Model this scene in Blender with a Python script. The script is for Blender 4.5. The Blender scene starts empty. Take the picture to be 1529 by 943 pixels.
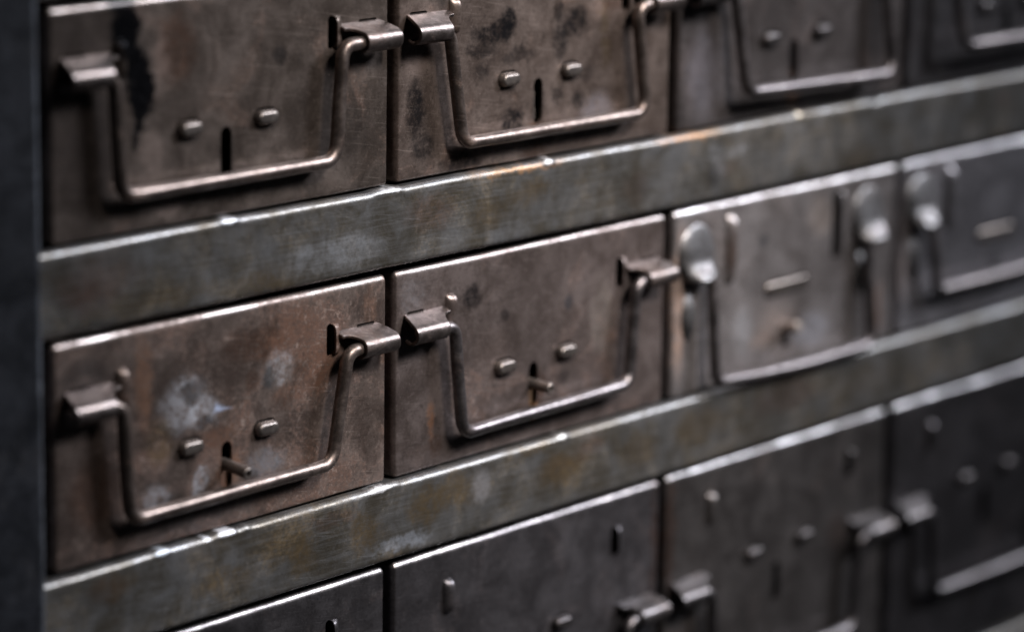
import bpy, bmesh, math, random
from mathutils import Vector, Matrix, noise as mnoise

random.seed(7)
S = 0.001                                   # everything below is written in millimetres
sc = bpy.context.scene
C = sc.collection
PX, PZ = 140.0, 90.466                      # column and row pitch of the cabinet
ZOFF = 420.0                                # height of the middle row's top edge above the cabinet base

# ------------------------------------------------------------------ materials
class NT:
    def __init__(s, name):
        s.m = bpy.data.materials.new(name); s.m.use_nodes = True
        s.t = s.m.node_tree; s.t.nodes.clear()
    def n(s, typ, **kw):
        nd = s.t.nodes.new(typ)
        for k, v in kw.items(): setattr(nd, k, v)
        return nd
    def l(s, a, b): s.t.links.new(a, b)
    def put(s, sock, v):
        if v is None: return
        if hasattr(v, 'is_linked') or isinstance(v, bpy.types.NodeSocket): s.l(v, sock)
        else:
            try: sock.default_value = v
            except Exception: sock.default_value = (*v, 1)
    def math(s, op, a, b=None, c=None, clamp=False):
        nd = s.n('ShaderNodeMath', operation=op, use_clamp=clamp)
        for i, v in enumerate((a, b, c)): s.put(nd.inputs[i], v)
        return nd.outputs[0]
    def vm(s, op, a, b=None, scale=None):
        nd = s.n('ShaderNodeVectorMath', operation=op)
        s.put(nd.inputs[0], a); s.put(nd.inputs[1], b)
        if scale is not None: s.put(nd.inputs['Scale'], scale)
        return nd.outputs['Value'] if op in ('LENGTH', 'DOT_PRODUCT') else nd.outputs[0]
    def noise(s, vec, scale, detail=4, rough=.6, dist=0, col=False):
        nd = s.n('ShaderNodeTexNoise')
        s.put(nd.inputs['Vector'], vec)
        nd.inputs['Scale'].default_value = scale; nd.inputs['Detail'].default_value = detail
        nd.inputs['Roughness'].default_value = rough; nd.inputs['Distortion'].default_value = dist
        return nd.outputs['Color'] if col else nd.outputs['Fac']
    def mr(s, v, a, b, c=0., d=1., smooth=True):
        nd = s.n('ShaderNodeMapRange')
        if smooth: nd.interpolation_type = 'SMOOTHSTEP'
        s.put(nd.inputs[0], v)
        for i, x in enumerate((a, b, c, d)): s.put(nd.inputs[i + 1], x)
        return nd.outputs[0]
    def mix(s, f, a, b, blend='MIX'):
        nd = s.n('ShaderNodeMix', data_type='RGBA', blend_type=blend)
        s.put(nd.inputs[0], f)
        for sock, v in ((nd.inputs[6], a), (nd.inputs[7], b)):
            if isinstance(v, tuple): sock.default_value = (*v[:3], 1)
            else: s.put(sock, v)
        return nd.outputs[2]
    def mixf(s, f, a, b):
        nd = s.n('ShaderNodeMix', data_type='FLOAT')
        s.put(nd.inputs[0], f); s.put(nd.inputs[2], a); s.put(nd.inputs[3], b)
        return nd.outputs[0]

BLACK = (.006, .006, .007); DARK = (.012, .0115, .013); GREYP = (.30, .31, .34); BLUEP = (.34, .40, .55)
RUST = (.14, .062, .028); BRN = (.085, .042, .026); PINK = (.25, .185, .16); OCHRE = (.108, .073, .034); ORANGE = (.42, .19, .05)

def aged_metal(name, dark, light, rust=RUST, rust_amt=.5, stains=(), seed=0., rough=(.36, .58), metallic=.8,
               streak=0., spk=.3, bump=1., k=1., rust_thr=(.5, .66), warp=(4.6, 2.0), wave=1.0, worn=None, tex=1.):
    """aged sheet steel: mottled tone, rust clouds, pin-prick pits, scratches, and blots with a shape of their own"""
    b = NT(name)
    tc = b.n('ShaderNodeTexCoord')
    mm = b.vm('SCALE', tc.outputs['Object'], scale=1000.)
    p = b.vm('ADD', mm, (seed * 71.3, seed * 37.7, seed * 53.9))
    big = b.noise(p, .022 * k, 3, .55)
    mid = b.noise(p, .075 * k, 9, .68, .6)
    rst = b.noise(b.vm('ADD', p, (311., 17., 91.)), .035 * k, 8, .7, .8)
    fine = b.noise(p, 1.5 * k, 3, .7)
    pit = b.noise(b.vm('ADD', p, (9., 41., 3.)), .8 * k, 5, .75)
    st = b.noise(b.vm('MULTIPLY', p, (.035, .5, 1.3)), 1., 4, .65)
    mot = b.noise(b.vm('ADD', p, (77., 5., 210.)), .38 * k, 6, .72, .4)
    scr = b.noise(b.vm('MULTIPLY', b.vm('ADD', b.vm('SCALE', b.vm('CROSS_PRODUCT', p, (0, 1, 0)), scale=.17), p), (.06, .3, 2.6)), 1., 2, .5)
    col = b.mix(b.mr(mid, .34, .68), dark, light)
    col = b.mix(b.mr(big, .38, .62, 0., .45), col, tuple(c * .62 for c in dark))
    rm = b.mr(rst, rust_thr[0], rust_thr[1])
    grain = b.mr(b.math('MULTIPLY_ADD', rm, .22, pit), .56, .72)
    rf = b.math('MULTIPLY', b.math('MULTIPLY', rm, rust_amt), b.math('MULTIPLY_ADD', grain, .62, .38))
    col = b.mix(rf, col, b.mix(b.mr(pit, .35, .65), tuple(c * .55 for c in rust), rust))
    if streak: col = b.mix(b.math('MULTIPLY', b.mr(st, .42, .68), streak), col, tuple(min(1, c * 1.35) for c in light))
    col = b.mix(b.mr(scr, .63, .72, 0, .42), col, tuple(min(1, c * 1.5 + .03) for c in light))
    pits = b.mr(pit, .66, .78)
    col = b.mix(b.math('MULTIPLY', pits, .55), col, tuple(c * .3 for c in dark))
    col = b.mix(b.mr(fine, .60, .8, 0., spk), col, tuple(min(1, c * 1.5 + .05) for c in light))
    col = b.mix(b.mr(fine, .40, .25, 0., spk), col, tuple(c * .35 for c in dark))
    ro = b.mixf(mid, rough[0], rough[1])
    ro = b.math('ADD', ro, b.math('MULTIPLY', rf, .18), clamp=True)
    me = b.math('SUBTRACT', metallic, b.math('MULTIPLY', rf, .55), clamp=True)
    spec = .5
    col = b.mix(b.mr(mot, .52, .68, 0., 0.62 * tex), col, tuple(c * .40 for c in dark))
    col = b.mix(b.mr(mot, .46, .30, 0., 0.45 * tex), col, tuple(min(1, c * 1.35 + .02) for c in light))
    grit = b.noise(b.vm('ADD', p, (31., 15., 7.)), 1.05 * k, 4, .75)
    col = b.mix(b.mr(grit, .56, .68, 0., 0.55 * tex), col, tuple(c * .35 for c in dark))
    col = b.mix(b.mr(grit, .42, .30, 0., 0.4 * tex), col, tuple(min(1, c * 1.5 + .02) for c in light))
    sm = b.noise(b.vm('MULTIPLY', b.vm('ADD', p, (3., 8., 57.)), (.07, .4, .85)), 1., 5, .7, .3)
    col = b.mix(b.mr(sm, .56, .70, 0., 0.42 * tex), col, tuple(c * .42 for c in dark))
    ro = b.math('MULTIPLY_ADD', b.math('SUBTRACT', mot, .5), .35, ro)
    hgt = b.math('MULTIPLY', b.math('SUBTRACT', fine, pits), .05)
    if stains:
        w1 = b.vm('SCALE', b.vm('SUBTRACT', b.noise(p, .13, 6, .7, col=True), (.5, .5, .5)), scale=warp[0] * 2)
        w2 = b.vm('SCALE', b.vm('SUBTRACT', b.noise(p, .55, 5, .75, col=True), (.5, .5, .5)), scale=warp[1] * 2)
        q = b.vm('ADD', mm, b.vm('ADD', w1, w2))
        q2 = b.vm('ADD', mm, b.vm('SCALE', b.vm('ADD', w1, w2), scale=.3))
        for s_ in stains:
            x, z, rx, rz, sc_col, amt = s_[:6]
            soft = s_[6] if len(s_) > 6 else .6
            tight = s_[7] if len(s_) > 7 else False
            if rx == 'tri':                             # a scraped corner of paint: three straight edges
                sx = b.n('ShaderNodeSeparateXYZ'); b.put(sx.inputs[0], q2); m = None
                for (ax, az), (cx_, cz_) in zip(x, x[1:] + x[:1]):
                    ln = math.dist((ax, az), (cx_, cz_)); nx, nz = -(cz_ - az) / ln, (cx_ - ax) / ln
                    e = b.math('ADD', b.math('MULTIPLY', sx.outputs[0], nx), b.math('MULTIPLY', sx.outputs[2], nz))
                    e = b.math('SUBTRACT', e, nx * ax + nz * az)
                    m = e if m is None else b.math('MINIMUM', m, e)
                m = b.mr(m, 0, z, 0, amt)
                col = b.mix(m, col, sc_col); me = b.math('MULTIPLY', me, b.math('SUBTRACT', 1., b.math('MULTIPLY', m, .7)))
                continue
            d = b.vm('LENGTH', b.vm('MULTIPLY', b.vm('SUBTRACT', q2 if tight else q, (x, 0, z)), (1 / rx, 0, 1 / rz)))
            m = b.mr(d, 1.0, 1.0 - soft, 0., amt)
            if sc_col != BLACK: m = b.math('MULTIPLY', b.math('MULTIPLY', m, b.mr(pit, .3, .55, .5, 1.)), b.mr(mid, .30, .56, (.9 if max(sc_col) < .08 else .6) if not tight else .95, 1.))
            if sc_col == GREYP: m = b.math('MULTIPLY', m, b.mr(mot, .38, .56, .2, 1.))
            if max(sc_col) < .12: spec = b.mixf(m, spec, .05)
            if not tight and sc_col != BLACK: m = b.math('MULTIPLY', m, b.mr(b.math('ADD', b.math('MULTIPLY', mot, .8), b.math('MULTIPLY', st, .2)), .36, .54, .5, 1.))
            col = b.mix(m, col, sc_col)
            me = b.math('MULTIPLY', me, b.math('SUBTRACT', 1., b.math('MULTIPLY', m, .0 if max(sc_col) < .12 else .5)))
            if sc_col in (BLACK,): 
                ro = b.mixf(m, ro, b.mixf(mot, .25, .5)); spec = b.mixf(m, spec, .0); hgt = b.math('ADD', hgt, b.math('MULTIPLY', m, b.math('MULTIPLY', b.noise(p, .5, 4, .7), .10)))
            elif sc_col in (GREYP, BLUEP): ro = b.mixf(m, ro, .5)
            elif max(sc_col) >= .12: ro = b.mixf(m, ro, .55)
    if worn:                                            # rubbed fold edge, with a highlight painted into its colour
        sx = b.n('ShaderNodeSeparateXYZ'); b.put(sx.inputs[0], mm)
        zz = b.math('ADD', sx.outputs[0 if len(worn) > 3 else 2], b.math('MULTIPLY', b.math('SUBTRACT', mid, .5), 1.2))
        wear_glint = b.math('MULTIPLY', b.mr(zz, worn[0], worn[0] + .9), b.math('MULTIPLY', b.mr(rst, .36, .56, 1., .3), b.mr(mid, .38, .58, .35, 1.)))
        col = b.mix(b.math('MULTIPLY', wear_glint, .8), col, worn[1])
        ro = b.mixf(wear_glint, ro, worn[2]); me = b.mixf(wear_glint, me, .95)
    hgt = b.math('ADD', hgt, b.math('MULTIPLY', b.noise(p, .03, 2, .4), .9 * wave))
    hgt = b.math('ADD', hgt, b.math('MULTIPLY', mid, .05))
    if streak: hgt = b.math('ADD', hgt, b.math('MULTIPLY', st, .012 * streak))
    bp = b.n('ShaderNodeBump'); bp.inputs['Strength'].default_value = bump; bp.inputs['Distance'].default_value = .001
    b.put(bp.inputs['Height'], hgt)
    pr = b.n('ShaderNodeBsdfPrincipled')
    b.put(pr.inputs['Base Color'], col); b.put(pr.inputs['Roughness'], ro); b.put(pr.inputs['Metallic'], me)
    b.l(bp.outputs[0], pr.inputs['Normal']); b.put(pr.inputs['Specular IOR Level'], spec)
    out = b.n('ShaderNodeOutputMaterial'); b.l(pr.outputs[0], out.inputs[0])
    return b.m

# ------------------------------------------------------------------ mesh helpers
def link(name, bm, mat, parent=None, loc=(0, 0, 0), sharp=38, recalc=True):
    if recalc: bmesh.ops.recalc_face_normals(bm, faces=bm.faces)
    bmesh.ops.scale(bm, vec=(S, S, S), verts=bm.verts)
    me = bpy.data.meshes.new(name); bm.to_mesh(me); bm.free()
    for p in me.polygons: p.use_smooth = True
    me.set_sharp_from_angle(angle=math.radians(sharp))
    me.materials.append(mat)
    o = bpy.data.objects.new(name, me); C.objects.link(o)
    o.location = [v * S for v in loc]
    if parent: o.parent = parent
    return o

def grid(bm, rows, close=False):
    vs = [[bm.verts.new(p) for p in r] for r in rows]
    for i in range(len(vs) - 1):
        n = len(vs[i])
        for j in range(n if close else n - 1):
            try: bm.faces.new((vs[i][j], vs[i][(j + 1) % n], vs[i + 1][(j + 1) % n], vs[i + 1][j]))
            except ValueError: pass
    return vs

def box(bm, x0, x1, y0, y1, z0, z1):
    m = Matrix.Translation(((x0 + x1) / 2, (y0 + y1) / 2, (z0 + z1) / 2)) @ Matrix.Diagonal((x1 - x0, y1 - y0, z1 - z0, 1))
    return bmesh.ops.create_cube(bm, size=1, matrix=m)['verts']

def fillet(pts, radii, seg=8):
    """polyline with rounded corners"""
    out = [Vector(pts[0])]
    for i in range(1, len(pts) - 1):
        p, a, c = Vector(pts[i]), Vector(pts[i - 1]), Vector(pts[i + 1])
        u, v = (a - p).normalized(), (c - p).normalized()
        ang = u.angle(v); r = radii[i - 1]; t = r / math.tan(ang / 2)
        ctr = p + (u + v).normalized() * (r / math.sin(ang / 2))
        s, e = p + u * t - ctr, p + v * t - ctr
        tot = s.angle(e)
        for k in range(seg + 1):
            f = k / seg
            out.append(ctr + (s * math.sin((1 - f) * tot) + e * math.sin(f * tot)) / math.sin(tot))
    out.append(Vector(pts[-1]))
    return out

def resample(path, step):
    out = [path[0]]
    for a, b in zip(path[:-1], path[1:]):
        n = max(1, int((b - a).length / step))
        for k in range(1, n + 1): out.append(a.lerp(b, k / n))
    return out

def tube(bm, path, r, seg=18, hollow=0, wob=0.0, seed=0):
    path = [Vector(p) for p in path]
    up = Vector((0, 1, 0)); rows = []
    for i, p in enumerate(path):
        t = (path[min(i + 1, len(path) - 1)] - path[max(i - 1, 0)]).normalized()
        a = up - t * up.dot(t)
        if a.length < .05: a = Vector((0, 0, 1)) - t * t.z
        a.normalize(); c = t.cross(a); up = a
        rr = r * (1 + wob * mnoise.noise(p * .12 + Vector((seed, 0, 0))))
        rows.append([p + (a * math.cos(q) + c * math.sin(q)) * rr for q in [2 * math.pi * j / seg for j in range(seg)]])
    # softened ends
    def shrink(row, ctr, d, f): return [ctr + (v - ctr) * f + d for v in row]
    t0 = (path[0] - path[1]).normalized(); t1 = (path[-1] - path[-2]).normalized()
    rows = [shrink(rows[0], path[0], t0 * r * .18, .82)] + rows + [shrink(rows[-1], path[-1], t1 * r * .18, .82)]
    vs = grid(bm, rows, close=True)
    bm.faces.new(vs[0])
    if hollow:
        q1 = path[-1] + t1 * r * .18
        inner = [bm.verts.new(q1 + (v.co - q1) * hollow) for v in vs[-1]]
        deep = [bm.verts.new(v.co - t1 * r * 3) for v in inner]
        n = len(inner)
        for j in range(n):
            bm.faces.new((vs[-1][j], vs[-1][(j + 1) % n], inner[(j + 1) % n], inner[j]))
            bm.faces.new((inner[j], inner[(j + 1) % n], deep[(j + 1) % n], deep[j]))
        bm.faces.new(deep)
    else: bm.faces.new(vs[-1])

def stadium(cx, cz, w, h, seg=8):
    """outline points of an upright or lying rounded slot"""
    r = min(w, h) / 2; pts = []
    for k in range(4):
        sx, sz = ((1, 1), (-1, 1), (-1, -1), (1, -1))[k]
        ox, oz = cx + sx * (w / 2 - r), cz + sz * (h / 2 - r)
        for j in range(seg + 1):
            a = math.pi / 2 * (k + j / seg)
            pts.append((ox + r * math.cos(a), oz + r * math.sin(a)))
    out = []
    for p in pts:
        if not out or math.dist(p, out[-1]) > 1e-4: out.append(p)
    if math.dist(out[0], out[-1]) < 1e-4: out.pop()
    return out

def rrect(cx, cz, w, h, r, seg=4):
    pts = []
    for k in range(4):
        sx, sz = ((1, 1), (-1, 1), (-1, -1), (1, -1))[k]
        ox, oz = cx + sx * (w / 2 - r), cz + sz * (h / 2 - r)
        for j in range(seg + 1):
            a = math.pi / 2 * (k + j / seg)
            pts.append((ox + r * math.cos(a), oz + r * math.sin(a)))
    return pts

def panel_mesh(x0, x1, z0, z1, holes, bend=2.2, flange=13, thick=1.0, seed=0, dome=.25):
    """pressed front: flat sheet with real holes, edges folded back over a radius"""
    bm = bmesh.new()
    rc = .6
    def ring(off, y, shrink=0):
        # side and lower folds are tighter than the top one
        f = off / bend
        sx_, st_, sb_ = (bend * .5 * f, bend * f, .9 * f) if off >= 0 else (off, off, off)
        xa, xb_, za, zb_ = x0 + bend * .5 - sx_, x1 - bend * .5 + sx_, z0 + .9 - sb_, z1 - bend + st_
        r = max(.15, rc + off * .5)
        pts = []
        def corner(k):
            return (xb_ - r if k in (0, 3) else xa + r), (zb_ - r if k in (0, 1) else za + r)
        for k in range(4):
            ox, oz = corner(k)
            for j in range(6):
                t = math.pi / 2 * (k + j / 5)
                pts.append(Vector((ox + r * math.cos(t), y, oz + r * math.sin(t))))
            k2 = (k + 1) % 4; qx, qz = corner(k2); t = math.pi / 2 * k2
            end = Vector((qx + r * math.cos(t), y, qz + r * math.sin(t))); start = pts[-1].copy()
            n = 44 if k in (0, 2) else 20
            for j in range(1, n): pts.append(start.lerp(end, j / n))
        return pts
    rings = [ring(-.9, 0), ring(0, 0)]
    for j in range(1, 7):
        a = math.pi / 2 * j / 6
        rings.append(ring(bend * math.sin(a), bend * (1 - math.cos(a))))
    rings.append(ring(bend, flange)); 
    vs = grid(bm, rings, close=True)
    # small dings along the folded edges
    for r_ in vs[1:8]:
        for v in r_:
            d = mnoise.noise(Vector((v.co.x * .045 + seed * 9, v.co.z * .045, seed))) * .22 + mnoise.noise(Vector((v.co.x * .3 + seed * 5, v.co.z * .3, 2))) * .07
            v.co.z += d; v.co.y += d * .5
    inner = [bm.edges.get((vs[0][i], vs[0][(i + 1) % len(vs[0])])) for i in range(len(vs[0]))]
    hole_edges = []
    for h in holes:
        hv = [bm.verts.new((x, 0, z)) for x, z in h]
        hole_edges.append([bm.edges.new((hv[i], hv[(i + 1) % len(hv)])) for i in range(len(hv))])
    bmesh.ops.triangle_fill(bm, use_beauty=True, edges=inner + [e for h in hole_edges for e in h], normal=(0, -1, 0))
    for h in hole_edges:
        g = bmesh.ops.extrude_edge_only(bm, edges=h)['geom']
        bmesh.ops.translate(bm, vec=(0, thick, 0), verts=[v for v in g if isinstance(v, bmesh.types.BMVert)])
    # keep every front face looking out
    bm.normal_update()
    bmesh.ops.recalc_face_normals(bm, faces=bm.faces)
    bm.faces.ensure_lookup_table()
    f = max(bm.faces, key=lambda f: f.calc_area() if abs(f.normal.y) > .99 else 0)
    if f.normal.y > 0: bmesh.ops.reverse_faces(bm, faces=bm.faces)
    return bm

def solid(o, t, off=0, bev=.15):
    m = o.modifiers.new('thickness', 'SOLIDIFY'); m.thickness = t * S; m.offset = off
    if bev:
        b = o.modifiers.new('edge', 'BEVEL'); b.width = bev * S; b.segments = 2; b.limit_method = 'ANGLE'; b.angle_limit = math.radians(50)

def clip_mesh(sgn, x_out, dz=0., gap=0., hang=0.):
    """strap lanced out of the sheet and rolled over the wire; sgn +1: drawer's left clip, -1: right clip.
    x_out = outboard end of the roll"""
    bm = bmesh.new()
    zc, yc, r = -18.3 + dz, -4.7 - hang, 2.75
    prof = [(.8, -13.4 + dz), (-.6, -13.7 + dz), (-3.0, -14.5 + dz)]
    a0 = math.radians(115)
    for k in range(17):
        a = a0 + (math.radians(318) - a0) * k / 16          # measured from +y over the top to the front and under
        prof.append((yc + r * math.cos(a), zc + r * math.sin(a)))
    N = len(prof)
    s = [0.]
    for a, b in zip(prof[:-1], prof[1:]): s.append(s[-1] + math.dist(a, b))
    def at(d):
        d = max(0, min(s[-1] - 1e-6, d))
        for i in range(N - 1):
            if d <= s[i + 1]:
                f = (d - s[i]) / (s[i + 1] - s[i]); return (prof[i][0] + (prof[i + 1][0] - prof[i][0]) * f, prof[i][1] + (prof[i + 1][1] - prof[i][1]) * f)
    dd = [s[-1] * i / 34 for i in range(35)]
    M = 15                                                  # row where the ear's fillet meets the roll
    X = lambda lx: x_out + sgn * lx
    flare = lambda d: 2.6 * max(0, 1 - d / (s[4])) ** 1.3   # the plate narrows towards the sheet on the outboard side
    xs = [0, .5, 2, 4, 6, 8, 10, 12, 13.6, 14.4, 15]
    rows = []
    for d in dd:
        y, z = at(d); rows.append([Vector((X(flare(d) * (1 - x / 15) + x), y, z)) for x in xs])
    vs = grid(bm, rows)
    prev = [vs[i][-1] for i in range(M + 1)]
    sM, sN = dd[M], dd[8]
    for k in range(1, 9):
        t = k / 8; lim = sN + (sM - sN) * (1 - t) ** 3.2
        cur = []
        for i in range(M + 1):
            y, z = at(lim * i / M)
            cur.append(bm.verts.new((X(15 + 5.8 * t - .25 * t * i / M), y, z)))
        for i in range(M):
            bm.faces.new((prev[i], prev[i + 1], cur[i + 1], cur[i]))
        prev = cur
    return bm

def bail_path(lt, rt, lb, rb, ztop, zbot_l, zbot_r, yt, yb, stub_l, stub_r, sag=0., r=5.2):
    pts = [(stub_l, yt, ztop), (lt, yt, ztop), (lb, yb, zbot_l), (rb, yb, zbot_r), (rt, yt, ztop), (stub_r, yt, ztop)]
    path = resample(fillet(pts, [4.2, r, r, 4.2]), 3.0)
    for p in path:
        if p.z < (zbot_l + zbot_r) / 2 + 6:
            u = (p.x - lb) / (rb - lb); p.z -= sag * max(0, math.sin(math.pi * max(0, min(1, u))))
        p.x += .25 * mnoise.noise(p * .04 + Vector((ztop + lt, 0, 3))); p.y += .25 * mnoise.noise(p * .05 + Vector((lt, 5, 0)))
    return path

def pip_mesh(cx, cz, w, h, prot):
    bm = bmesh.new()
    rows = []
    for k in range(9):
        f = 1 - (k / 9) ** 1.7 * .93
        yy = .5 - (prot + .5) * (1 - f ** 6) ** .75
        rows.append([Vector((x, yy, z)) for x, z in stadium(cx, cz, (w - h) + h * f if f > .5 else (w - h) * (.55 + .9 * f) + h * f, h * f, 6)])
    vs = grid(bm, rows, close=True); bm.faces.new(vs[-1])
    return bm

def louvre_mesh(xa, xe, z0, z1, prot):
    """half-round lip raised beside its slot: rooted along xa, open along xe"""
    bm = bmesh.new(); rows = []
    for i in range(15):
        u = -1 + 2 * i / 14
        env = (1 - abs(u) ** 4.5) ** .5
        z = (z0 + z1) / 2 + u * (z1 - z0) / 2
        rows.append([Vector((xa + (xe - xa) * (1 - math.cos(v)), .45 - (prot + .45) * math.sin(v) * env, z)) for v in [math.pi / 2 * j / 7 for j in range(8)]])
    grid(bm, rows); return bm

def hood_mesh(cx, zt, zb, w, prot):
    """scoop pressed out of the sheet, rounded at the top, its lip at the bottom rolled over the wire"""
    bm = bmesh.new(); rows = []
    n = 22
    for i in range(n + 1):
        v = i / n
        half = w / 2 * math.sqrt(max(0.0, 1 - (1 - min(1, v / .55)) ** 2.2)) * (1 - .30 * max(0, (v - .70) / .30) ** 1.3)
        out = 2.4 * min(1, v / .60) ** .85 + (prot - 2.4) * max(0, (v - .58) / .42) ** 1.6
        z = zt + (zb - zt) * (v if v < .6 else .6 + (v - .6) * (1 - .25 * (v - .6)))
        row = []
        for j in range(13):
            u = -1 + 2 * j / 12
            q = Vector((cx + half * u, 0, z)); d = .5 * mnoise.noise(q * .22) + .25 * mnoise.noise(q * .6)
            row.append(Vector((cx + half * u + .5 * v * mnoise.noise(Vector((cx, z * .3, 2))), .3 - (out + .3 + d * v) * (1 - abs(u) ** 3.6) ** .6, z + 1.3 * v * mnoise.noise(Vector((u * 1.6, cx, 5))))))
        rows.append(row)
    grid(bm, rows); return bm

def dimple_mesh(cx, cz, w, h, prot):
    bm = bmesh.new(); rows = []
    for k in range(9):
        f = 1 - k / 9 * .94
        rows.append([Vector((cx + w / 2 * f * math.cos(a), .2 - (prot + .2) * (1 - f ** 2.2), cz + h / 2 * f * math.sin(a))) for a in [2 * math.pi * j / 28 for j in range(28)]])
    vs = grid(bm, rows, close=True); bm.faces.new(vs[-1]); return bm

def tray_mesh(x0, x1, zt, zb, depth=230):
    bm = bmesh.new(); t = .9
    box(bm, x0 + 1.3, x0 + 1.3 + t, 11, depth, zb + 1.2, zt - 4)
    box(bm, x1 - 1.3 - t, x1 - 1.3, 11, depth, zb + 1.2, zt - 4)
    box(bm, x0 + 1.3 + t, x1 - 1.3 - t, 11, depth, zb + 1.2, zb + 1.2 + t)
    box(bm, x0 + 1.3 + t, x1 - 1.3 - t, depth - t, depth, zb + 1.2 + t, zt - 4)
    return bm

# ------------------------------------------------------------------ shared materials
M_wire  = aged_metal('aged_wire_steel', (.095, .074, .065), (.225, .18, .16), rust=(.13, .075, .05), rust_amt=.6, rough=(.27, .48), metallic=.88, seed=3.3, k=2.2, spk=.22, bump=.6, wave=.1)
M_wire2 = aged_metal('dark_wire_steel', (.095, .083, .084), (.22, .197, .198), rust=(.11, .07, .055), rust_amt=.4, rough=(.26, .45), metallic=.92, seed=5.1, k=2.2, spk=.2, bump=.6, wave=.1)
M_clip  = aged_metal('rolled_clip_steel', (.10, .081, .074), (.235, .20, .19), rust=(.12, .065, .042), rust_amt=.5, rough=(.26, .44), metallic=.9, seed=8.2, k=1.8, spk=.3, bump=.9, wave=.2)
M_clipd = aged_metal('blackened_clip_steel', (.06, .053, .053), (.14, .128, .13), rust=(.08, .05, .035), rust_amt=.4, rough=(.27, .44), metallic=.92, seed=18.2, k=1.8, spk=.3, bump=.9, wave=.2)
M_wired = aged_metal('blackened_wire_steel', (.075, .068, .070), (.165, .152, .157), rust=(.08, .05, .04), rust_amt=.35, rough=(.27, .44), metallic=.92, seed=19.1, k=2.2, spk=.2, bump=.6, wave=.1)
M_clipg = aged_metal('bare_clip_steel', (.085, .080, .080), (.19, .185, .188), rust=(.10, .07, .055), rust_amt=.5, rough=(.32, .5), metallic=.92, seed=1.7, k=1.5, spk=.25, bump=.9, wave=.4)
M_pip   = aged_metal('raised_lug_steel', (.13, .11, .10), (.25, .22, .20), rust=(.16, .10, .06), rust_amt=.4, rough=(.30, .48), metallic=.9, seed=4.4, k=2.5, spk=.2, bump=.5, wave=.1)
M_tray  = aged_metal('tray_side_steel', (.060, .040, .032), (.11, .075, .058), rust_amt=.7, seed=2.5, metallic=.5, rough=(.5, .7))
M_pin   = aged_metal('latch_pin_steel', (.10, .085, .078), (.22, .19, .17), rust=(.13, .065, .035), rust_amt=.5, rough=(.38, .55), metallic=.8, seed=6.4, k=3, wave=.1)
M_stub  = aged_metal('pale_worn_pin_steel', (.26, .22, .20), (.42, .37, .34), rust=(.2, .12, .08), rust_amt=.3, rough=(.34, .5), metallic=.7, seed=21.4, k=3, wave=.1)
M_tong  = aged_metal('rusty_latch_tongue', (.15, .075, .03), (.27, .14, .05), rust=(.2, .09, .03), rust_amt=.6, rough=(.6, .8), metallic=.1, seed=6.9, k=3, wave=.1)
M_tongd = aged_metal('brown_latch_tongue', (.12, .055, .03), (.2, .10, .055), rust=RUST, rust_amt=.6, rough=(.55, .75), metallic=.2, seed=6.1, k=3, wave=.1)
M_in    = aged_metal('cabinet_inside_steel', (.030, .026, .024), (.05, .042, .038), rust_amt=.3, seed=9.5, metallic=.3, rough=(.55, .75))

# ------------------------------------------------------------------ cabinet frame
def tag(o, label, cat, group=None):
    o['label'] = label; o['category'] = cat
    if group: o['group'] = group

X0, X1 = -PX - 3.2, 3 * PX + 6             # clear opening between the corner posts
rail_z = {0: 26.79 + PZ, 1: 26.79, 2: 26.79 - PZ, 3: 26.79 - PZ - 131}     # top of each cross rail
RAIL_H = 23.7
base_z = rail_z[3] - RAIL_H - 20
cab = bpy.data.objects.new('steel_cabinet', None); C.objects.link(cab)
cab.location = ((X0 + X1) / 2 * S, 0, base_z * S)
tag(cab, 'old steel drawer cabinet frame of stained flat cross rails and a dark corner post', 'cabinet')
CO = (-(X0 + X1) / 2, 0, -base_z)

def rail_mesh(xa, xb, zt, h, seed, dings=()):
    """folded channel with rounded long edges, worn and dinged along the top fold"""
    bm = bmesh.new()
    prof = [(26, zt)]
    yb, r = -2.6, 2.0
    for k in range(8):
        a = math.pi / 2 * k / 7; prof.append((yb + r - r * math.sin(a), zt - r + r * math.cos(a)))
    zs = [zt - r - 1.2, zt - h * .35, zt - h * .65, zt - h + 1.3 + .9]
    prof += [(yb, z) for z in zs]
    r2 = 1.3
    for k in range(6):
        a = math.pi / 2 * k / 5; prof.append((yb + r2 - r2 * math.cos(a), zt - h + r2 - r2 * math.sin(a)))
    prof.append((18, zt - h))
    rows = []
    n = int((xb - xa) / 1.1)
    for i in range(n + 1):
        x = xa + (xb - xa) * i / n
        d0 = mnoise.noise(Vector((x * .02, seed, 0))) * .26 + mnoise.noise(Vector((x * .14, seed, 4))) * .08
        ch = max(0, mnoise.noise(Vector((x * .31, seed, 9))) - .34) * .9
        row = []
        for j, (y, z) in enumerate(prof):
            wt = 1 if 1 <= j <= 8 else (.35 if j < 12 else .15)
            dz, dy = d0 * wt - ch * (1 if 1 <= j <= 7 else 0) * .5, 0
            for (dx, w, hz, hy) in dings:
                g = max(0, 1 - abs((x - dx) / w)); g = min(1, g * 3)
                if 1 <= j <= 7: dz += hz * g; dy += hy * g
            row.append(Vector((x, y + dy + .10 * mnoise.noise(Vector((x * .03, z * .08, seed))), z + dz)))
        rows.append(row)
    grid(bm, rows)
    return bm

def rail_stains(seed, extra):
    rnd = random.Random(seed); out = []
    for i in range(9):
        out.append((rnd.uniform(X0, X1), rnd.choice((-5, -9, -14, -20)), rnd.uniform(7, 20), rnd.uniform(4, 9), rnd.choice((OCHRE, OCHRE, BRN)), rnd.uniform(.3, .55), .98))
    return out + extra

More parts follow.
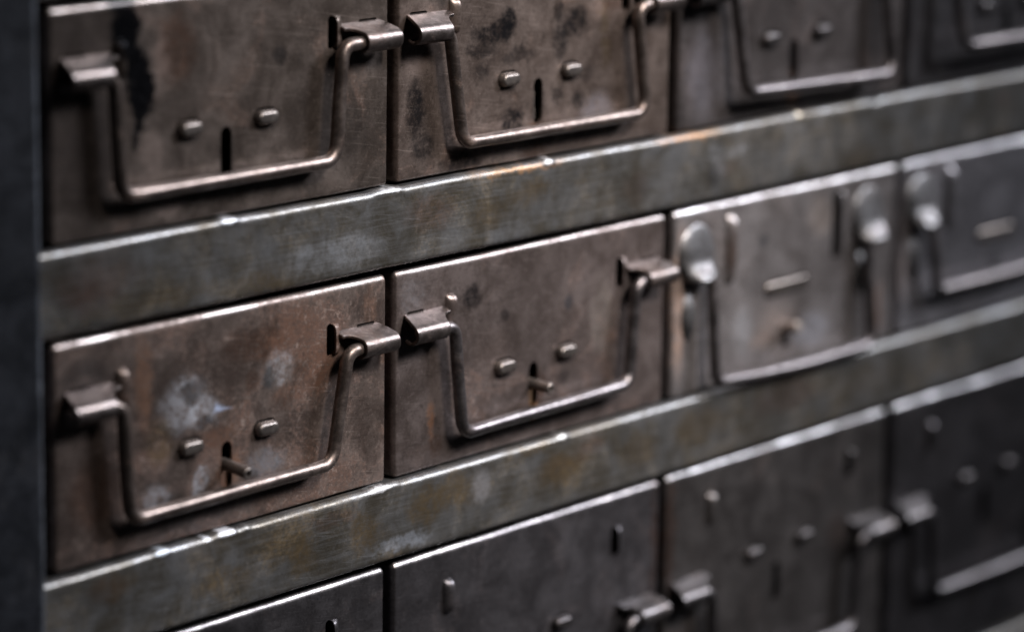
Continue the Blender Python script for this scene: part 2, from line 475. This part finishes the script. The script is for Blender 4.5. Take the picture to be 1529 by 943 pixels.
# stains use the rail's own coordinates: x along, z below its top edge
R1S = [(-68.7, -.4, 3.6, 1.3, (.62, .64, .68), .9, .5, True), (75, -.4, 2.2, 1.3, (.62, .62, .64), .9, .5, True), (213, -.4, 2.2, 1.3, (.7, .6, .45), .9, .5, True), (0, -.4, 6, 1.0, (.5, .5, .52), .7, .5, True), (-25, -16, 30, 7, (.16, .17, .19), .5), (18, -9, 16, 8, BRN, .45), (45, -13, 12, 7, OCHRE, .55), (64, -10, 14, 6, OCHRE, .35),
       (60, -1.5, 30, 1.8, ORANGE, .55, .8), (150, -1.2, 25, 1.8, ORANGE, .6, .8), (120, -15, 10, 7, BRN, .3), (165, -12, 6, 8, GREYP, .5, .7), (163, -17, 5, 5, DARK, .6),
       (176, -9, 9, 3, GREYP, .35), (-100, -19, 40, 4, OCHRE, .4), (-120, -10, 22, 10, BRN, .4), (-60, -20, 14, 4, OCHRE, .35)]
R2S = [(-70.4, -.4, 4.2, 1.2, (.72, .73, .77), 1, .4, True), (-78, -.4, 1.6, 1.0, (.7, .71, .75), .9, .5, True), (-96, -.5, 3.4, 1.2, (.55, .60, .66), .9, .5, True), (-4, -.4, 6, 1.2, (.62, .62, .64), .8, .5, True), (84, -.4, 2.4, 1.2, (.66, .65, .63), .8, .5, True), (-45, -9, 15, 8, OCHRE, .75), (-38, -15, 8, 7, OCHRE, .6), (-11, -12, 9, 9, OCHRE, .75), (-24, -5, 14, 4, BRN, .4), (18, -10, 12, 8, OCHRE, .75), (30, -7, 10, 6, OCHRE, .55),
       (44, -9, 7, 7, (.2, .2, .22), .5), (84, -11, 17, 8, OCHRE, .8), (100, -6, 10, 5, BRN, .45), (70, -1.5, 14, 2, OCHRE, .6), (125, -12, 14, 8, OCHRE, .5), (160, -10, 20, 8, OCHRE, .5),
       (-70, -15, 15, 6, OCHRE, .4), (-118, -6, 10, 5, BRN, .35), (210, -9, 26, 8, BRN, .4), (260, -12, 26, 8, OCHRE, .35), (5, -19, 18, 3, (.2, .22, .26), .6)]
dings1 = [(-1, 7.5, .5, -.25), (-68.7, 4.5, .35, -.2), (75, 3, .45, -.3), (213, 2.5, .4, -.3), (262, 3, -.6, .3)]
dings2 = [(-70.4, 5, .45, -.35), (-96, 3.5, .35, -.2), (-1, 7, .45, -.3), (85, 3, .4, -.2), (248, 3.5, -.6, .3), (-62, 1.5, .4, -.3)]
for k, (st_, dg) in {0: ([], ()), 1: (R1S, dings1), 2: (R2S, dings2), 3: ([], ())}.items():
    m = aged_metal('stained_zinc_rail', (.082, .071, .055), (.168, .168, .172), rust=(.088, .062, .033), rust_amt=.85, stains=rail_stains(20 + k, st_), seed=11.3 + 3.1 * k,
                   rough=(.32, .46), metallic=.78, streak=.28, spk=.3, warp=(6, 2), rust_thr=(.40, .74), wave=.5, tex=.45, worn=(-1.3, (.215, .22, .23), .40))  # top fold colour lifted so its highlight is partly painted
    bm = rail_mesh(X0 + 1.9, X1 - 1.9, 0, RAIL_H, 3.7 + k, dg)
    link('rail', bm, m, cab, (CO[0], 0, CO[2] + rail_z[k]))
    bm = bmesh.new(); box(bm, X0, X1, 26.1, 240, -.9, 0)
    link('shelf', bm, M_in, cab, (CO[0], 0, CO[2] + rail_z[k]))

M_post = aged_metal('dark_painted_post_steel', (.009, .010, .013), (.034, .036, .044), rust=(.04, .034, .034), rust_amt=.35, rough=(.36, .52), metallic=.6, seed=15.2, spk=.2, streak=0, wave=1.2, worn=(X0 - 1.0, (.26, .28, .32), .45, 0))  # inner edge tinted pale blue as a painted highlight
ztop_c, zbot_c = rail_z[0] + 1.2, base_z
def post_mesh(xe, sgn):
    """L-section corner post: face, rounded inner edge, return into the cabinet"""
    bm = bmesh.new(); prof = []
    y0, r = -4.6, 2.2
    prof.append((xe, 22))
    for k in range(8):
        a = math.pi / 2 * k / 7; prof.append((xe - sgn * (r - r * math.cos(a)), y0 + r - r * math.sin(a)))
    prof.append((xe - sgn * (r + 1.2), y0)); prof.append((xe - sgn * 38, y0))
    for k in range(1, 6):
        a = math.pi / 2 * k / 5; prof.append((xe - sgn * (38 + r * math.sin(a)), y0 + r - r * math.cos(a)))
    prof.append((xe - sgn * (38 + r), 246))
    rows = []
    for i in range(61):
        z = zbot_c + (ztop_c - zbot_c) * i / 60
        rows.append([Vector((x + .12 * mnoise.noise(Vector((z * .02, x, 1))), y, z)) for x, y in prof])
    grid(bm, rows); return bm
for xe, sg in ((X0 + 1.8, 1), (X1 - 1.8, -1)):
    link('corner_post', post_mesh(xe, sg), M_post, cab, CO)
bm = bmesh.new(); box(bm, X0 - 41, X1 + 41, 246.2, 247.4, zbot_c, ztop_c); link('back_panel', bm, M_in, cab, CO)
bm = bmesh.new(); box(bm, X0 - 41, X1 + 41, -4, 247.4, ztop_c + .1, ztop_c + 1.4); link('top_panel', bm, M_post, cab, CO)

# ------------------------------------------------------------------ drawers
def mirror_x(a): return 145.8 - a
DW0, DW1 = 5.2, 140.8
std_slots = [rrect(14.5, -13.55, 8, 2.1, .7), rrect(mirror_x(14.5), -13.55, 8, 2.1, .7)]

def drawer(row, col, label, dark, light, rust=RUST, rust_amt=.5, stains=(), rough=(.29, .45), kind='std', bail=None, wire=M_wire, latch=None,
           metallic=.78, clip=M_clip, seed=None, warp=(4.6, 2.0), group='drawers of the steel cabinet', thr=(.5, .66), k=1., h=None, has_bail=True):
    seed = seed if seed is not None else row * 4 + col + .37
    zb = {'std': -63.0, 'hood': -63.0, 'deep': -102.0}[kind]
    x, zt = (col - 1) * PX, -(row - 1) * PZ
    root = bpy.data.objects.new('metal_drawer', None); C.objects.link(root)
    jit = [mnoise.noise(Vector((seed * 7.7, i * 3.3, 4))) for i in range(3)]     # hand-fitted: no two drawers sit alike
    root.location = ((x + 72.3 + .35 * jit[0]) * S, .6 * jit[1] * S, (zt + zb) * S)
    root.rotation_euler = (0, math.radians(.16) * jit[2], math.radians(.12) * jit[0])
    tag(root, label, 'drawer', group)
    L = (-72.3, 0, -zb)
    P = lambda n, bm, m, **kw: link(n, bm, m, root, L, **kw)
    stains = list(stains)
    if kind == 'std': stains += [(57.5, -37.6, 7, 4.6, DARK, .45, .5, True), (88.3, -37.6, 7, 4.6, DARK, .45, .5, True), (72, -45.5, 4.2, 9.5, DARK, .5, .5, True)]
    mat = aged_metal('aged_drawer_steel', dark, light, rust, rust_amt, stains, seed, rough, metallic, rust_thr=thr, k=k, warp=warp, spk=.42, worn=(-1.3, (.38, .35, .34), .36) if col < 2 else (-1.6, (.60, .585, .60), .33))  # painted fold highlight, made brighter and glossier on the right columns
    holes = []
    dzc = {'std': 0, 'hood': 0, 'deep': -24.3}[kind]
    if kind in ('std', 'deep'):
        holes += [[(a, b + dzc) for a, b in s_] for s_ in std_slots]
        zs = -45. if kind == 'std' else -50.
        holes.append(stadium(72.0, zs, 4.3, 14.2))
        holes.append(stadium(32.8, -15.3, 2.2, 9.4)); holes.append(stadium(115.5, -15.3, 2.7, 9.8))
        holes.append(stadium(57.0, -36.7, 9.8, 5.2)); holes.append(stadium(87.8, -36.7, 9.8, 5.2))
    else:
        holes.append(stadium(39.2, -16.2, 2.8, 23)); holes.append(stadium(102.2, -16.2, 5.0, 24.5))
        holes.append(stadium(72.2, -33.9, 27.2, 6.0)); holes.append(stadium(72.0, -51.0, 4.0, 9))
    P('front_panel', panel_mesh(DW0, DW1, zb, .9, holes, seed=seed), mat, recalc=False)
    P('drawer_tray', tray_mesh(DW0, DW1, .9, zb), M_tray, sharp=30)
    if kind in ('std', 'deep'):
        for cx in (57.0, 87.8):
            e = [mnoise.noise(Vector((seed * 3.1 + cx, i * 4.7, 1))) for i in range(4)]
            P('raised_lug', pip_mesh(cx + .2 * e[0], -36.85 + .15 * e[1], 9.0 + .3 * e[2], 4.5, 2.3 + .5 * e[3]), clip if clip is M_clipd else M_pip)
        o = P('side_lip', louvre_mesh(29.2, 31.8, -20.0, -10.3, 1.35), mat); solid(o, .9, 1, .12)
        o = P('side_lip', louvre_mesh(119.6, 116.6, -20.2, -10.4, 1.7), mat); solid(o, .9, 1, .12)
        for sg, xo in ((1, 7.0), (-1, 138.4)):
            o = P('wire_clip', clip_mesh(sg, xo, dzc), clip); solid(o, 1.0, 0, .16)
    else:
        o = P('side_lip', louvre_mesh(35.6, 38.4, -27.6, -4.6, 1.7), mat); solid(o, .9, 1, .12)
        o = P('side_lip', louvre_mesh(107.3, 104.9, -28.4, -4.0, .9), mat); solid(o, .9, 1, .12)
        P('raised_lug', pip_mesh(72.2, -34.0, 26.4, 5.2, .8), M_pip)
        for cx in (17.8, 121.5):
            o = P('wire_clip', hood_mesh(cx, -5.0, -23.5, 19.5, 6.6), clip); solid(o, 1.0, 0, .16)
            P('pressed_boss', dimple_mesh(cx - 3.5, -36.5, 8.5, 17, 1.9), clip)
    if bail:
        bm = bmesh.new(); tube(bm, bail_path(**bail), 2.0, 18, wob=.04, seed=seed); P('handle', bm, wire)
    if latch: latch(P, root)
    return root

def latch_pin(z, length, droop, tongue=None, r=1.75, xshift=0.):
    def f(P, root):
        bm = bmesh.new()
        path = [Vector((72 + xshift * t, 4 - (length + 4) * t, z - droop * max(0, t - .2) ** 1.2)) for t in [i / 12 for i in range(13)]]
        tube(bm, path, r, 18, hollow=.66); P('latch_pin', bm, M_pin)
        if tongue:
            bm = bmesh.new(); vs = box(bm, 70.1, 73.2, 1.1, 2.2, z - 9, z - 1.2); P('latch_tongue', bm, tongue, sharp=30)
    return f
def latch_inside(z, m):
    def f(P, root):
        bm = bmesh.new(); box(bm, 70.0, 71.6, 1.2, 5, z - 8, z + 1); box(bm, 70.0, 73.4, 2.2, 3.4, z - 8, z - 4.5)
        P('latch_tongue', bm, m, sharp=30)
    return f
def latch_stub(z):
    def f(P, root):
        bm = bmesh.new(); tube(bm, [Vector((72, 3 - i * .8, z + .14 * i)) for i in range(12)], 2.1, 18); P('latch_pin', bm, M_stub)
    return f

def B(lt=27., rt=118.8, lb=30.2, rb=115.5, zt=-18.6, zl=-52.3, zr=-52.3, yt=-4.6, yb=-4.4, sl=11, sr=135, sag=0., r=5.2):
    return dict(lt=lt, rt=rt, lb=lb, rb=rb, ztop=zt, zbot_l=zl, zbot_r=zr, yt=yt, yb=yb, stub_l=sl, stub_r=sr, sag=sag, r=r)

drip = [(31, 2, 8, 7, BLACK, 1, .5), (33.5, -8, 8, 9, BLACK, 1, .5), (37.5, -18, 7, 10, BLACK, 1, .5), (39.8, -25, 6.6, 9, BLACK, 1, .5), (38, -32, 3.6, 6, BLACK, .95, .35), (37.2, -38, 2.0, 4.5, BLACK, .9, .4)]
# top row
drawer(0, 0, 'drawer with a black tar drip running down its left side and an empty keyhole slot', (.088, .068, .057), (.19, .152, .132), BRN, .6,
       stains=[(53, -14, 11, 13, BRN, .75), (47, -17, 5, 12, PINK, .5, .7), (43, -42, 7, 9, PINK, .35), (49, -57, 8, 4, PINK, .5, .5), (122, -44, 14, 14, DARK, .4), (16, -30, 20, 40, (.06, .048, .044), .75)] + drip + [(93.7, -19.9, 4.0, 3.8, (.045, .038, .036), .95, .55, True)], warp=(5.5, 3.6),
       bail=B(lt=24.5, rt=115.6, lb=26.6, rb=112.8, zl=-51.6, zr=-51.8), seed=1.9)
drawer(0, 1, 'drawer with scattered black scuffs, a brown rust streak and an empty clip end', (.120, .088, .074), (.25, .195, .17), BRN, .6,
       stains=[(50, -22, 14, 4.5, DARK, 1, .5), (57, -19.5, 6, 5, DARK, 1, .5), (44, -27, 10, 3, DARK, .8), (62, -30, 12, 3, DARK, .7), (25, -6, 9, 7, (.04, .038, .036), .8), (24, -2, 6, 5, OCHRE, .3), (90, -22, 8, 6, DARK, 1, .5), (83, -27, 6, 8, DARK, .85, .6), (81, -18, 4, 4, DARK, .8), (60, -50, 6.5, 6, DARK, 1, .5), (13.5, -42, 5.5, 11, DARK, .95, .6), (35, -60, 13, 3.5, DARK, .95), (17, -53, 7, 7, DARK, .8), (45, -33, 5, 3, DARK, .7), (96, -38, 6, 3, DARK, .5),
               (106, -26, 4, 17, OCHRE, .55, .7), (110, -16, 7, 9, BRN, .6), (92, -47, 4.5, 4, DARK, .8), (82, -44, 4, 3.5, DARK, .8), (72, -54, 6, 4, RUST, .6), (70, -60, 8, 3, BRN, .5), (102, -52, 11, 8, (.2, .2, .24), .4), (14, -24, 8, 12, PINK, .25)],
       bail=B(lt=23.6, rt=116.4, lb=30.6, rb=122.2, zl=-53.4, zr=-53.6, sl=13, sr=135), latch=latch_inside(-43, M_pin), seed=5.2)
drawer(0, 2, 'top row drawer with plain dark face and rust in its keyhole slot', (.082, .070, .068), (.15, .132, .130), BRN, .3,
       stains=[(72, -58, 4, 5, RUST, .7), (20, -45, 14, 20, (.13, .125, .15), .5), (125, -30, 12, 20, BLACK, .25)],
       bail=B(lt=30.4, rt=121, lb=35.5, rb=124.5, zl=-52.4, zr=-54.4, yb=-6.6, sl=13, sr=135), wire=M_wire2, clip=M_clipd, latch=latch_inside(-44, M_tongd), seed=7.4)
drawer(0, 3, 'top row drawer at the right end, with a dark face and a pale wire bail', (.055, .049, .052), (.10, .094, .098), BRN, .25,
       bail=B(lt=26, rt=118, lb=29.5, rb=116, zl=-48.5, zr=-48.5, yb=-9), wire=M_wire2, clip=M_clipd, seed=9.9)
# middle row
drawer(1, 0, 'rusty brown drawer with smudges of grey paint and a hollow pin above the bail', (.112, .082, .070), (.245, .192, .168), (.102, .058, .042), .95,
       stains=[(73, -45, 6, 9, RUST, .8), (70, -36, 10, 5, BRN, .7), (110, -22, 14, 10, BRN, .7), (84, -12, 18, 5, BRN, .7), (55, -24, 12, 11, GREYP, .72, .5), (62, -28, 9, 6, GREYP, .6, .5), (57.5, -21.5, 4.2, 4.2, (.05, .046, .046), .9, .5), (62, -19.5, 2.6, 5, (.06, .05, .048), .8, .5), (63, -31, 6, 2.6, DARK, .7), ([(66.0, -29.6), (76.2, -28.6), (67.2, -25.2)], 1.6, 'tri', 0, BLUEP, .85),
               (93.7, -20, 8.5, 7, GREYP, .5, .6), (89.5, -21.5, 3.8, 3.8, (.06, .06, .062), .85, .5), (96, -29, 9, 5, BRN, .6), (83, -22, 4, 5, BRN, .5),
               (44, -50, 8, 6, GREYP, .65, .5), (61.5, -48, 4.5, 5, GREYP, .7, .4), (52, -52, 5, 6, (.055, .045, .04), .8), (88, -47, 10, 6, (.11, .115, .13), .75, .5), (82, -51, 5, 3, DARK, .6),
               (39, -16, 5, 17, RUST, .7), (98, -10, 20, 9, BRN, .55), (133, -8, 3.5, 9, RUST, .35), (45, -33, 8, 9, (.10, .07, .035), .6), (20, -44, 14, 14, BRN, .6), (17, -14, 14, 12, (.06, .055, .055), .6), (60, -59, 30, 4, (.10, .085, .085), .6)],
       bail=B(lt=26.6, rt=118.4, lb=29.4, rb=111.9, zl=-51.8, zr=-51.2, sl=6.6), latch=latch_pin(-44.6, 8.3, 1.7, M_tongd), seed=3.1, thr=(.40, .60))
drawer(1, 1, 'smooth brown grey drawer with a short pin over an orange rust streak in its slot', (.118, .090, .081), (.235, .19, .178), BRN, .6,
       stains=[(41, -12, 6, 5, DARK, .9), (57.5, -20.5, 2.8, 2.8, DARK, .6, .5, True), (72, -53, 2.2, 6, ORANGE, .75, .6), (74, -46, 6, 6, BRN, .7), (86, -46, 7, 3, DARK, .5), (50, -28, 5, 3, DARK, .4), (89.6, -21, 3, 3.2, (.06, .06, .068), .75, .5, True), (22.5, -48, 2.6, 9, RUST, .8, .7), (24, -57, 5, 5, BRN, .5), (107, -28, 8, 18, (.13, .115, .10), .55), (76, -47, 5, 4, BRN, .5), (50, -32, 12, 10, PINK, .18), (14, -8, 8, 8, (.14, .145, .16), .4)],
       bail=B(lt=27.6, rt=119.4, lb=32.0, rb=116.8, zl=-53.2, zr=-52.0), latch=latch_pin(-45.0, 6.8, .7, M_tong, xshift=.3), wire=M_wire2, seed=4.6)
drawer(1, 2, 'pale worn drawer with bulged bright scoop clips, one long lug and a sagging bail', (.185, .163, .157), (.34, .31, .308), BRN, .3,
       stains=[(66, -46, 20, 12, (.24, .17, .135), .5, .95), (57, -51, 12, 6, (.22, .14, .10), .4, .95), (88, -52, 16, 8, (.30, .31, .36), .5), (36.5, -17, 2.6, 14, BRN, .7), (57, -16, 3.4, 3.2, (.09, .09, .095), .8, .5, True), (92, -12, 10, 10, (.3, .23, .18), .4), (46, -46, 9, 12, (.26, .27, .29), .5), (9, -30, 5, 34, (.28, .18, .13), .9), (131, -50, 4, 14, RUST, .6)],
       kind='hood', bail=B(lt=22.5, rt=117, lb=23.6, rb=119.2, zt=-21, zl=-59.2, zr=-61.2, yt=-3.4, yb=-5.5, sl=14, sr=126, sag=1.4, r=3.6), wire=M_wire2, clip=M_clipg, latch=latch_stub(-49.2), seed=6.6)
drawer(1, 3, 'middle row drawer at the right end with scoop clips and a raised bail', (.165, .155, .165), (.30, .285, .30), BRN, .25,
       stains=[(72, -44, 5, 5, BLACK, .6), (8, -30, 4, 30, (.22, .16, .13), .5), (44, -18, 4, 3, DARK, .5)],
       kind='hood', bail=B(lt=20.5, rt=117, lb=23.6, rb=117, zt=-21, zl=-48.6, zr=-49, yt=-3.4, yb=-5.2, sl=13, sr=126, r=4.), wire=M_wire2, clip=M_clipg, seed=8.6)
# bottom row, deeper drawers whose clips sit lower
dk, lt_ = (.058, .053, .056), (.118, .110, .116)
def DB(**k): return B(**{**dict(zt=-42.9, zl=-76, zr=-76, lt=27, rt=118.8, lb=28.8, rb=115, yb=-5.0), **k})
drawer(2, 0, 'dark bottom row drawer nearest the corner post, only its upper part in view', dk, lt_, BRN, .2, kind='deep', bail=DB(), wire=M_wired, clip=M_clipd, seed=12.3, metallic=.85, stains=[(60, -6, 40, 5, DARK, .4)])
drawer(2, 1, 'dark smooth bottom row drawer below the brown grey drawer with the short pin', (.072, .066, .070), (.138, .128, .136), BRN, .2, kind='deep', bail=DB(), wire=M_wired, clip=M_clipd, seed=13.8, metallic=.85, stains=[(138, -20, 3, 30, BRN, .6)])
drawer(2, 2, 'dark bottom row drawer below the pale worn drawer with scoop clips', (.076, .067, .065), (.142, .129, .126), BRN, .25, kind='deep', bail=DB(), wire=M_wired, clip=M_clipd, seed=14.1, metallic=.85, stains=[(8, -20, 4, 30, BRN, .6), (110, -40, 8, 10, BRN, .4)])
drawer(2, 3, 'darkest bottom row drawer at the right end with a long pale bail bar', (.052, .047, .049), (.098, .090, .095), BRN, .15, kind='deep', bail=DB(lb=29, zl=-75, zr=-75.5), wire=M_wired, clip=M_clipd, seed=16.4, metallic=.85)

# ------------------------------------------------------------------ light, world, camera
def area(name, loc, target, size, sy, power, col):
    d = bpy.data.lights.new(name, 'AREA'); d.shape = 'RECTANGLE'; d.size = size; d.size_y = sy; d.energy = power; d.color = col
    o = bpy.data.objects.new(name, d); C.objects.link(o); o.location = loc
    o.rotation_euler = (Vector(target) - Vector(loc)).to_track_quat('-Z', 'Y').to_euler()
    return o
key = area('front_lamp', (.14, -.60, .62), (.095, 0, .004), .30, .30, .64, (1.0, .94, .90)); key.data.spread = math.radians(22)
side = area('window_side_lamp', (.92, -.52, .53), (.165, 0, 0), .70, .64, 1.95, (.89, .92, 1.0)); side.data.spread = math.radians(22)

w = bpy.data.worlds.new('World'); sc.world = w; w.use_nodes = True
bg = w.node_tree.nodes.get('Background') or w.node_tree.nodes.new('ShaderNodeBackground')
bg.inputs[0].default_value = (.55, .62, .75, 1); bg.inputs[1].default_value = .012

cam = bpy.data.cameras.new('camera'); co = bpy.data.objects.new('camera', cam); C.objects.link(co)
R = [[0.632024, 0.760107, 0.150938], [-0.774812, 0.616163, 0.141452], [0.014516, -0.206349, 0.978371]]
m = Matrix(((R[0][0], R[0][2], -R[0][1]), (R[1][0], R[1][2], -R[1][1]), (R[2][0], R[2][2], -R[2][1])))
co.matrix_world = Matrix.Translation((-0.736524, -0.646238, 0.195120)) @ m.to_4x4()
cam.sensor_width = 36; cam.lens = 5000.4 / 1529 * 36
cam.clip_start = .02; cam.clip_end = 50
cam.dof.use_dof = True; cam.dof.focus_distance = 0.996; cam.dof.aperture_fstop = 5.0
sc.camera = co
sc.view_settings.view_transform = 'Standard'; sc.view_settings.look = 'None'; sc.view_settings.exposure = 0; sc.view_settings.gamma = 1
